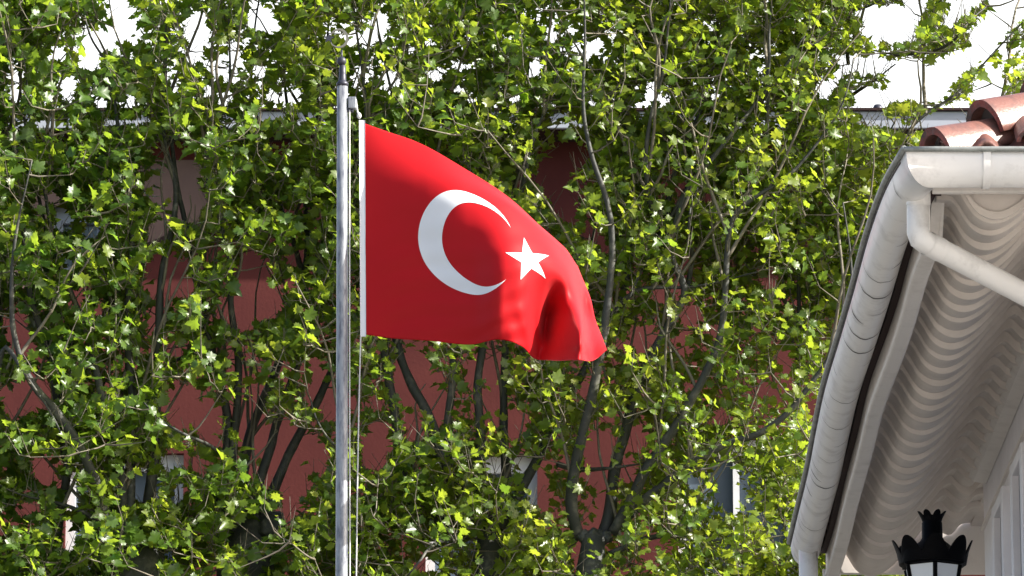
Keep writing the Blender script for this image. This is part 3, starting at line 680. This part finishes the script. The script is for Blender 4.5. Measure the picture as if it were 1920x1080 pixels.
# ------------------------------------------------------------------ plane trees
TD = 50.0; tsc = TD*1.03/F
TREES = [
 dict(name='a', base=(-55, 1120), tw=30, lab='plane tree at the far left edge with slim limbs rising past the upper window', d=.2, limbs=[
   [(-40,1090),(-25,900),(0,640),(-10,480),(8,330),(5,200),(8,60),(0,-90)],
   [(-30,1085),(40,1040),(97,1062),(113,970),(122,915),(127,853),(131,800),(134,750),(140,690),(120,560),(85,430),(60,300),(40,200),(30,60)],
   [(-30,950),(0,640),(23,663),(60,722),(100,780),(128,840)],
   [(127,860),(112,770),(100,690),(87,647),(70,597),(53,537),(42,440),(38,330),(30,260)]]),
 dict(name='b', base=(262, 1010), tw=52, lab='stout pollarded plane tree in front of the lower left window', d=-.2, limbs=[
   [(205,1020),(197,1005),(190,937),(177,893),(150,837),(110,775),(63,727),(30,660),(20,560),(25,450),(60,300)],
   [(232,985),(230,953),(230,903),(220,853),(207,810),(190,740),(170,640),(140,560),(100,470),(90,380),(60,230),(45,110)],
   [(243,985),(243,907),(245,820),(252,753),(241,700),(240,647),(238,590),(247,470),(250,390),(230,300),(215,200),(205,120),(160,60),(150,-60)],
   [(268,990),(270,987),(280,920),(290,853),(290,770),(296,727),(297,680),(297,613),(300,520),(325,430),(333,345),(300,250),(312,120),(310,20),(300,-90)],
   [(290,1000),(330,1010),(390,985),(430,960),(520,950)],
   [(215,1000),(160,960),(100,940),(40,930),(0,910)]]),
 dict(name='c', base=(470, 985), tw=58, lab='pollarded plane tree with five dark upright limbs left of the flagpole', d=.3, limbs=[
   [(425,1000),(410,940),(417,870),(427,837),(430,787),(413,720),(390,637),(377,563),(363,513),(357,487),(347,413),(333,350),(318,240),(311,150),(312,60),(300,-80)],
   [(440,990),(433,933),(437,853),(443,787),(447,720),(447,660),(437,613),(430,563),(437,513),(423,457),(417,413),(403,373),(380,330),(400,230),(430,170),(432,110),(425,-60)],
   [(455,985),(453,920),(460,853),(467,813),(487,763),(507,720),(520,690),(545,610),(568,545),(577,480),(573,397),(573,330),(540,220),(530,100),(560,0),(560,-80)],
   [(480,980),(480,917),(507,847),(520,787),(547,720),(575,620),(583,590),(560,480),(520,380),(505,280),(470,190),(475,60),(500,-80)],
   [(500,985),(503,950),(517,907),(540,853),(567,803),(590,763),(610,720),(640,660),(655,560),(625,420),(600,330),(590,180),(620,60),(610,-80)],
   [(487,960),(457,887),(433,867),(393,833),(350,817),(300,790),(262,745)],
   [(390,637),(330,680),(270,690)],]),
 dict(name='d', base=(920, 985), tw=31, lab='plane tree with pale peeling trunk below the flag', d=0, limbs=[
   [(905,1000),(893,987),(877,953),(853,903),(840,853),(837,803),(847,720),(850,640),(845,520),(820,400),(790,280),(740,200),(720,120),(703,20),(695,-80)],
   [(900,1000),(830,985),(770,945),(750,880),(747,820),(740,770),(730,720),(718,650),(700,520),(690,380),(690,250),(680,130),(660,0),(660,-80)],
   [(847,900),(823,833),(803,777),(770,720),(745,650),(735,560),(760,420),(770,300),(775,200),(760,80),(780,-60)],
   [(905,990),(893,927),(903,837),(900,787),(893,720),(905,650),(915,520),(908,400),(903,333),(897,233),(898,133),(900,0),(905,-80)],
   [(930,990),(950,920),(947,837),(943,720),(950,620),(955,500),(960,380),(975,290),(985,200),(992,110),(1000,20),(1000,-80)],
   [(940,990),(960,953),(980,913),(1007,863),(1030,813),(1053,760),(1080,719),(1105,677),(1133,610),(1160,570),(1180,510),(1183,477),(1182,383),(1177,317),(1170,280),(1173,200),(1180,80),(1170,-80)],
   [(900,1005),(837,1010),(807,1023),(787,1053),(760,1085)],
   [(770,950),(700,910),(667,867),(620,830),(590,783),(583,750)],
   [(955,450),(985,330),(1000,250),(1040,180),(1060,60)], [(950,480),(905,345),(855,275),(800,220),(778,160)]]),
 dict(name='e', base=(1110, 1010), tw=31, lab='leaning plane tree whose long boughs reach right towards the white gutter', d=-.3, limbs=[
   [(1085,1010),(1070,953),(1073,903),(1083,853),(1100,780),(1120,700),(1135,600),(1150,480),(1140,370),(1110,300),(1090,200),(1100,60),(1090,-80)],
   [(1130,1005),(1147,953),(1150,887),(1160,853),(1173,803),(1193,737),(1210,690),(1250,615),(1277,570),(1287,540),(1250,470),(1277,385),(1300,337),(1333,300),(1373,250),(1420,190),(1500,90),(1535,0),(1550,-60)],
   [(1150,1000),(1187,933),(1210,880),(1243,837),(1290,760),(1330,690),(1360,600),(1364,413),(1400,378),(1480,333),(1533,267),(1578,205),(1595,153),(1600,110)],
   [(1150,1000),(1193,950),(1243,910),(1303,865),(1360,830),(1413,818),(1447,800),(1487,767),(1520,720),(1550,680),(1590,600),(1600,500),(1580,380)],
   [(1140,1040),(1230,1000),(1330,1010),(1407,1030),(1477,1033),(1540,1040)],
   [(1130,620),(1180,545),(1230,538),(1290,540),(1340,530),(1420,510)],
   [(1300,337),(1225,460),(1180,560)], [(1233,437),(1210,340),(1215,230),(1250,120),(1260,-60)],
   [(1250,470),(1255,330),(1330,180),(1345,60),(1350,-70)],
   [(1045,870),(1080,882),(1150,878),(1220,866)],
   [(1290,540),(1300,480),(1287,410),(1310,350)], [(1400,378),(1440,260),(1440,130),(1450,-60)]]),
 dict(name='f', base=(1560, 1200), tw=40, lab='plane tree partly hidden behind the white eaves, twigs against the sky', d=.5, limbs=[
   [(1555,1190),(1520,1000),(1500,850),(1495,700),(1500,560),(1490,430),(1500,300),(1520,180),(1553,92),(1617,89),(1675,103),(1714,103),(1740,70),(1756,28),(1775,-40)],
   [(1570,1190),(1590,950),(1620,760),(1650,560),(1655,420),(1640,320),(1660,260),(1690,205)],
   [(1580,1190),(1660,950),(1720,700),(1750,480),(1720,330),(1690,255),(1745,205),(1795,178),(1850,112),(1905,55),(1960,0)],
   [(1675,103),(1745,100),(1790,78),(1815,40),(1850,12)], [(1595,180),(1640,150),(1680,120)],
   [(1850,250),(1880,190),(1905,150),(1940,110)], [(1500,560),(1440,440),(1400,330),(1390,200),(1400,60),(1395,-60)],
   [(1535,60),(1580,25),(1640,10),(1680,-20)], [(1590,120),(1590,40),(1600,-40)]]),
]
# gaps where the sky or the wall shows through: (x, y, rx, ry)
GAPS = [(275,1050,20,22),(450,1000,26,26),(500,985,20,20),(918,1040,16,30),(222,17,26,22),(180,78,40,26),(165,115,26,22),(130,165,16,34),(108,105,17,18),(187,195,14,17),(33,183,18,22),(367,60,30,50),(372,100,20,30),(250,195,12,10),
 (490,25,26,28),(507,50,16,16),(447,108,15,15),(487,138,15,14),(423,178,19,14),(393,173,13,14),(547,180,22,14),(683,83,18,26),(667,150,14,13),(417,127,11,20),(440,150,12,10),(505,175,10,12),(325,160,10,20),
 (708,55,16,40),(730,150,27,28),(823,143,18,18),(867,120,18,14),(860,170,10,11),(880,190,12,8),(1000,130,18,18),(1030,67,14,18),(1067,53,12,10),(967,180,15,10),(927,200,10,9),(815,75,12,10),(770,95,10,8),
 (225,226,42,9),(95,230,26,10),(500,222,45,11),(575,222,24,10),(430,232,20,9),(20,160,12,14),(270,222,20,9),
 (1105,190,12,8),(1245,190,14,8),(1330,225,14,8),(1345,180,10,8),
 (335,330,42,34),(355,385,36,40),(300,430,24,20),(315,510,45,26),(300,545,30,24),(285,600,14,26),(475,515,34,38),(490,560,36,34),(430,585,22,28),(450,600,22,30),(345,545,20,18),(395,470,14,14),(335,650,20,16),
 (120,410,16,22),(178,440,18,14),(128,500,10,10),(145,560,10,22),(180,580,9,12),(28,620,24,32),(40,650,26,20),(560,490,18,18),
 (60,745,40,30),(30,760,30,30),(345,770,30,40),(385,790,22,45),(325,865,28,18),(375,860,14,20),(480,740,14,40),(520,845,24,50),(500,885,18,30),(545,900,32,50),(470,870,10,30),(560,830,24,24),(600,860,20,28),(620,750,24,34),(580,740,14,22),(595,700,14,16),
 (480,1065,12,20),(545,960,18,16),(80,880,24,28),(60,950,20,16),(140,930,12,40),(130,1010,14,30),(335,930,12,22),(280,920,26,24),(240,915,16,18),
 (780,690,34,34),(800,720,22,34),(715,830,30,34),(700,870,22,20),(775,800,16,30),(820,760,14,40),(880,700,10,26),(700,760,14,14),(930,690,10,20),
 (1070,295,40,26),(1042,330,36,34),(1045,375,26,24),(1070,400,16,20),(1120,445,16,14),(1100,450,10,12),(1020,440,10,8),(1140,475,12,8),
 (975,800,20,26),(930,870,18,16),(1015,915,18,30),(1020,950,12,14),(990,880,10,18),(1120,850,24,28),(1135,830,16,20),(1200,820,22,26),(1175,885,18,18),(1085,1045,16,24),(1090,1020,10,20),(1060,865,12,16),(1110,900,18,16),
 (1270,525,14,10),(1290,590,22,18),(1200,630,22,22),(1235,560,14,12),(1345,790,25,10),(1425,735,24,11),(1475,668,18,11),(1340,625,12,9),(1440,530,16,12),(1290,630,12,12),(1325,370,14,8),(1275,355,10,10),(1520,770,8,22),
 (1295,905,10,12),(1408,830,9,5),(1465,1010,9,14),(1160,650,8,8),(1100,730,12,14),(800,1060,26,14)]
VOID = [(1665,45,75,42),(1640,130,70,50),(1720,150,100,46),(1810,120,70,60),(1850,60,60,60),(1590,170,60,22),(1640,190,70,18),(1760,215,60,36),(1900,20,30,40),(1830,30,60,40),(1730,20,50,25), (1700,225,90,18), (1890,190,60,40)]
KEEP = [(1540,92,1660,92,13),(1660,96,1735,100,19),(1735,95,1795,75,27),(1735,60,1770,-10,22),(1790,60,1850,15,12),(1700,225,1800,178,9),(1790,182,1850,120,19),(1850,120,1925,55,22),(1895,170,1925,125,18),
        (1530,270,1596,150,22),(1596,150,1655,152,15),(1665,205,1710,205,17),(1540,-10,1690,8,11),(1560,40,1600,40,16),(1590,60,1625,80,12),(1640,250,1700,262,16)]
gaps = np.array(GAPS, float); gaps[:, 2:] *= np.where(gaps[:, 1] < 260, np.where((gaps[:, 0] > 560) & (gaps[:, 0] < 1400), .62, .74), .88)[:, None]; gaps[:, :2] += rng.normal(0, 4, (len(gaps), 2)); void = np.array(VOID, float)
def in_gap(x, y, grow=0.0):
    e = (((x-gaps[:, 0])/(gaps[:, 2]+grow))**2 + ((y-gaps[:, 1])/(gaps[:, 3]+grow))**2) < 1
    if e.any(): return True
    v = (((x-void[:, 0])/(void[:, 2]+grow))**2 + ((y-void[:, 1])/(void[:, 3]+grow))**2) < 1
    if v.any():
        for x0, y0, x1, y1, r in KEEP:
            dx, dy = x1-x0, y1-y0; t = max(0, min(1, ((x-x0)*dx + (y-y0)*dy)/(dx*dx+dy*dy)))
            if math.hypot(x-x0-dx*t, y-y0-dy*t) < r*.75: return False
        return True
    return False

# leaf template: five-lobed plane leaf, unit length, petiole at origin, tip +x
half = [(0.02, .0), (-.06, .22), (.10, .24), (.14, .50), (.30, .36), (.42, .56), (.52, .40), (.66, .44), (.66, .20), (.80, .16), (1.0, 0)]
LT = np.array([(x, y) for x, y in half] + [(x, -y) for x, y in half[1:-1][::-1]])
LTc = np.array([(.34, 0.)])
tmpl = np.concatenate([LT, LTc]); nL = len(LT); tris0 = np.array([(k, (k+1) % nL, nL) for k in range(nL)])
def frame_from(dirv, nrm):
    x = dirv/np.linalg.norm(dirv, axis=1)[:, None]
    n_ = nrm - (nrm*x).sum(1)[:, None]*x; n_ /= np.linalg.norm(n_, axis=1)[:, None]
    return x, np.cross(n_, x), n_
def crown_mesh(name, leaves, twigs, parent):
    """leaves: pos, dir, normal, size, tint, fold"""
    P = np.array([l[0] for l in leaves]); Dv = np.array([l[1] for l in leaves]); Nv = np.array([l[2] for l in leaves])
    sz = np.array([l[3] for l in leaves]); ti = np.array([l[4] for l in leaves]); fo = np.array([l[5] for l in leaves]); dr = np.array([l[6] for l in leaves])
    x, y, n_ = frame_from(Dv, Nv); k = len(leaves); T = tmpl
    wv = (T[None, :, 0]*x[:, :, None].transpose(0, 2, 1)[:, 0:1, :].transpose(0, 2, 1)*0) if False else None
    lx = T[:, 0][None, :]; ly = T[:, 1][None, :]
    lzv = fo[:, None]*np.abs(ly) - dr[:, None]*lx**2 + .05*np.sin(ly*9 + lx*5 + ti[:, None]*30)
    Vv = P[:, None, :] + sz[:, None, None]*(lx[..., None]*x[:, None, :] + ly[..., None]*y[:, None, :] + lzv[..., None]*n_[:, None, :])
    Vv = Vv.reshape(-1, 3); nt_ = len(T)
    Tr = (tris0[None] + (np.arange(k)*nt_)[:, None, None]).reshape(-1, 3)
    nlv = len(Vv); nlf = len(Tr)
    tv = np.array([tuple(v) for v in twigs.V], float) if twigs.V else np.zeros((0, 3))
    tf = np.array([f for f in twigs.F if len(f) == 4]) if twigs.F else np.zeros((0, 4), int)
    org = np.array(parent.location)
    me = bpy.data.meshes.new(name); me.vertices.add(nlv + len(tv)); me.vertices.foreach_set('co', (np.concatenate([Vv, tv]) - org).ravel())
    loops = np.concatenate([Tr.ravel(), (tf + nlv).ravel()]); me.loops.add(len(loops)); me.loops.foreach_set('vertex_index', loops.astype(np.int32))
    npol = nlf + len(tf); me.polygons.add(npol)
    starts = np.concatenate([np.arange(nlf)*3, nlf*3 + np.arange(len(tf))*4]); me.polygons.foreach_set('loop_start', starts.astype(np.int32))
    me.polygons.foreach_set('material_index', np.concatenate([np.zeros(nlf, np.int32), np.ones(len(tf), np.int32)]))
    me.polygons.foreach_set('use_smooth', np.ones(npol, bool))
    me.update(calc_edges=True)
    a = me.attributes.new('tint', 'FLOAT', 'POINT'); a.data.foreach_set('value', np.concatenate([np.repeat(ti, nt_), np.zeros(len(tv))]).astype(np.float32))
    me.materials.append(M['leaf']); me.materials.append(M['twig'])
    return link(bpy.data.objects.new(name, me), parent)

random.seed(21)
nodes = []; owner = []; nrad = []
tree_objs = []
for ti, T in enumerate(TREES):
    bx, by = T['base']; hp = at(bx, by, TD + T['d']); gz = 7.2
    root = empty('plane_tree', (hp.x, TD + T['d'], gz), T['lab'], 'tree', 'plane trees in front of the red building'); tree_objs.append(root)
    tw = T['tw']*tsc*.8
    mb = MB(); n = 12
    hgt = hp.z - gz
    pts = [Vector((hp.x + .05*math.sin(i*1.1), TD + T['d'], gz - .1 + (hgt + .12)*i/n)) for i in range(n+1)]
    rad = [tw*(1.25 - .25*min(1, i/6)) * (1.0 if i < n-2 else 1.16 if i < n else .8) for i in range(n+1)]
    mb.tube(pts, rad, 20, True, wob=.35)
    def knob(c, r, sd):
        bm = bmesh.new(); bmesh.ops.create_icosphere(bm, subdivisions=3, radius=1)
        vs = [c + v.co*r*(1 + .5*noise.noise(v.co*1.6 + Vector((sd, 0, 0)))) for v in bm.verts]
        bm.verts.index_update(); fs = [[v.index for v in f.verts] for f in bm.faces]; bm.free(); mb.add(vs, fs)
    for k in range(7):
        knob(pts[-1] + Vector((random.uniform(-1, 1)*tw*.95, random.uniform(-.6, .6)*tw, random.uniform(-.35, .25)*tw)), tw*random.uniform(.35, .6), k + ti*9)
    mb.build('trunk', M['bark'], root, True)
    for li, lm in enumerate(T['limbs']):
        lm = np.array(lm, float); cum = np.concatenate([[0], np.cumsum(np.hypot(*np.diff(lm, axis=0).T))])
        ns = max(6, int(cum[-1]/14)); s_ = np.linspace(0, cum[-1], ns)
        cp = lm.copy()
        for _ in range(2): cp = np.concatenate([cp[:1]] + [np.stack([cp[j]*.75 + cp[j+1]*.25, cp[j]*.25 + cp[j+1]*.75]) for j in range(len(cp)-1)] + [cp[-1:]])
        ccum = np.concatenate([[0], np.cumsum(np.hypot(*np.diff(cp, axis=0).T))]); s_ = s_*ccum[-1]/cum[-1]
        q = np.stack([np.interp(s_, ccum, cp[:, 0]), np.interp(s_, ccum, cp[:, 1])], 1)
        d0 = random.uniform(-.15, .15); d1 = random.uniform(-1.3, .35); off = random.uniform(0, 9)
        pl = []; rl = []
        long_ = cum[-1]*tsc
        start_main = li < 6 and long_ > 2.2
        r0 = (.052 if start_main else .026)*(.6 if T['name'] == 'f' and li in (0, 3, 4, 5, 7, 8) else 1)*random.uniform(.85, 1.1)
        for i in range(ns):
            f_ = i/(ns-1); D = TD + T['d'] + d0 + d1*min(1, f_*1.5) + .12*math.sin(f_*7 + off)
            wob = 2.2*noise.noise(Vector((f_*9, off, li)))
            pl.append(at(q[i, 0] + wob, q[i, 1], D)); rl.append(max(.008, r0*(1 - f_)**1.15 + .006))
        mb = MB(); mb.tube(pl, rl, 9, True, wob=.18); mb.build('limb', M['bark'], root, True)
        for p, r_ in zip(pl, rl):
            nodes.append(tuple(p)); owner.append(ti); nrad.append(r_)
leaves = [[] for _ in TREES]; twigs = [MB() for _ in TREES]
for k in range(270):                                      # straight young shoots fanning up from the boughs
    i = random.randrange(len(nodes)); p = Vector(nodes[i])
    if nrad[i] < .014: continue
    dv = Vector((random.gauss(.05, .33), random.gauss(-.05, .25), 1)).normalized(); Ls = random.uniform(.9, 2.6); ps = []
    for j in range(9): ps.append(p + dv*(Ls*j/8) + Vector((.02*math.sin(j*.9 + k), .02*math.cos(j*.7 + k), 0))*j*.5)
    rs = [.016*(1 - j/9.5)*random.uniform(.9, 1.05) + .003 for j in range(9)]
    twigs[owner[i]].tube(ps, rs, 6, False)
    for q, r_ in zip(ps, rs): nodes.append(tuple(q)); owner.append(owner[i]); nrad.append(.005)
NB = np.array(nodes); ow = np.array(owner)

# clusters of leaves: random shoots through the whole canopy, joined by twigs to the nearest wood
def dens(x, y):
    d = 1.0
    if y < 235: d = 1.08 if x < 1060 else 1.12
    if x > 1100 and y < 560: d *= 1.12
    if y > 540: d *= .80
    if 180 < y < 262: d *= 1.25
    return d
cl = []
tries = 0
NCL = 12500
while len(cl) < NCL and tries < 400000:
    tries += 1
    x = random.uniform(-180, 1990); y = random.uniform(-100, 1190)
    if x > 1700 and y > 330: continue
    if x > 1560 and 640 < y < 940: continue
    if random.random() > dens(x, y)/1.4: continue
    if noise.noise(Vector((x/75, y/75, 3.3))) < -.30 + .1*random.random(): continue
    if in_gap(x, y, 10): continue
    D = TD + max(-1.7, min(1.7, random.gauss(0, .6)))
    cl.append(at(x, y, D))
for x0, y0, x1, y1, r in KEEP:                            # sprays that stand alone against the sky
    n_ = int(math.hypot(x1-x0, y1-y0)*r/330) + 2
    for k in range(n_):
        t = random.random(); cl.append(at(x0+(x1-x0)*t + random.gauss(0, r*.35), y0+(y1-y0)*t + random.gauss(0, r*.35), TD + .5 + random.gauss(0, .2)))
C = np.array([tuple(c) for c in cl])
def nearest(P, A):
    d = A - P; dist = np.sqrt((d*d).sum(1)) + np.clip(d[:, 2], 0, None)*1.2
    i = int(dist.argmin()); return i, dist[i]
order = np.array([nearest(c, NB)[1] for c in C]).argsort()
allN = np.zeros((len(NB) + len(C)*4, 3)); allN[:len(NB)] = NB; allO = np.zeros(len(allN), int); allO[:len(NB)] = ow; cnt = len(NB)
TOC = np.array([0, -1., -.15])
for ci in order:
    c = C[ci]; i, dist = nearest(c, allN[:cnt]); p0 = allN[i].copy(); o = int(allO[i])
    L = np.linalg.norm(c - p0)
    bow = np.array([random.uniform(-.05, .05), random.uniform(-.05, .05), -.06*L])
    mid = (p0 + c)/2 + bow*min(1, L); m1 = p0*.75 + c*.25 + bow*.6
    r0 = .006 + .008*min(1, L/.8)
    ax = c - mid; ax = ax/(np.linalg.norm(ax)+1e-6)*.6 + np.array([random.uniform(-.4, .4), random.uniform(-.4, .4), .75]); ax /= np.linalg.norm(ax)
    nl = random.randint(5, 9); SL = random.uniform(.16, .40)
    tb = min(1, max(0, random.gauss(.55, .13) + .18*noise.noise(Vector(tuple(c*.9)))))
    kept = []
    az = random.uniform(0, 6.28)
    for k in range(nl):
        f_ = (k+.4)/nl; az += 2.4 + random.uniform(-.5, .5)
        side = np.array([math.cos(az), math.sin(az), 0]); side -= ax*(side@ax)
        pd = side*.8 + ax*(.25 + .5*f_) + np.array([0, 0, .1]); pd /= np.linalg.norm(pd)
        plen = random.uniform(.03, .075); base_ = c + ax*SL*f_; pos = base_ + pd*plen
        size = (1.06, 1.08, 1.04, .94, .88, .86)[o]*random.choice([1, 1, .75, .6])*random.uniform(.085, .165)*(1 - .35*f_*random.random())
        dv = pd + np.array([random.uniform(-.3, .3), random.uniform(-.3, .3), random.uniform(-.75, .2)])
        nv_ = np.array([random.gauss(.32, .68), random.gauss(-.30, .68), .58])
        lc_ = pos + dv/np.linalg.norm(dv)*size*.45; xx, yy2 = proj(lc_)
        if in_gap(float(xx), float(yy2), 5): continue
        kept.append((base_, pos)); leaves[o].append((pos, dv, nv_, size, min(1, max(0, tb + (-.1, -.1, -.06, .04, .1, .1)[o] + random.gauss(0, .07) + .2*(f_-.5))), random.uniform(-.15, .6), random.uniform(-.1, .6)))
    if len(kept) < 2: continue
    twigs[o].tube([p0, m1, mid, c], [r0, r0*.85, r0*.7, .0035], 5, False)
    for q in (m1, mid, c):
        if cnt < len(allN): allN[cnt] = q; allO[cnt] = o; cnt += 1
    twigs[o].tube([c, c + ax*SL], [.0042, .002], 5, False)
    for b_, p_ in kept: twigs[o].tube([b_, p_], [.0018, .0013], 3, False)
for ti, root in enumerate(tree_objs):
    if leaves[ti]: crown_mesh('crown', leaves[ti], twigs[ti], root)
print('leaves', sum(len(l) for l in leaves), 'clusters', len(C), 'tries', tries)
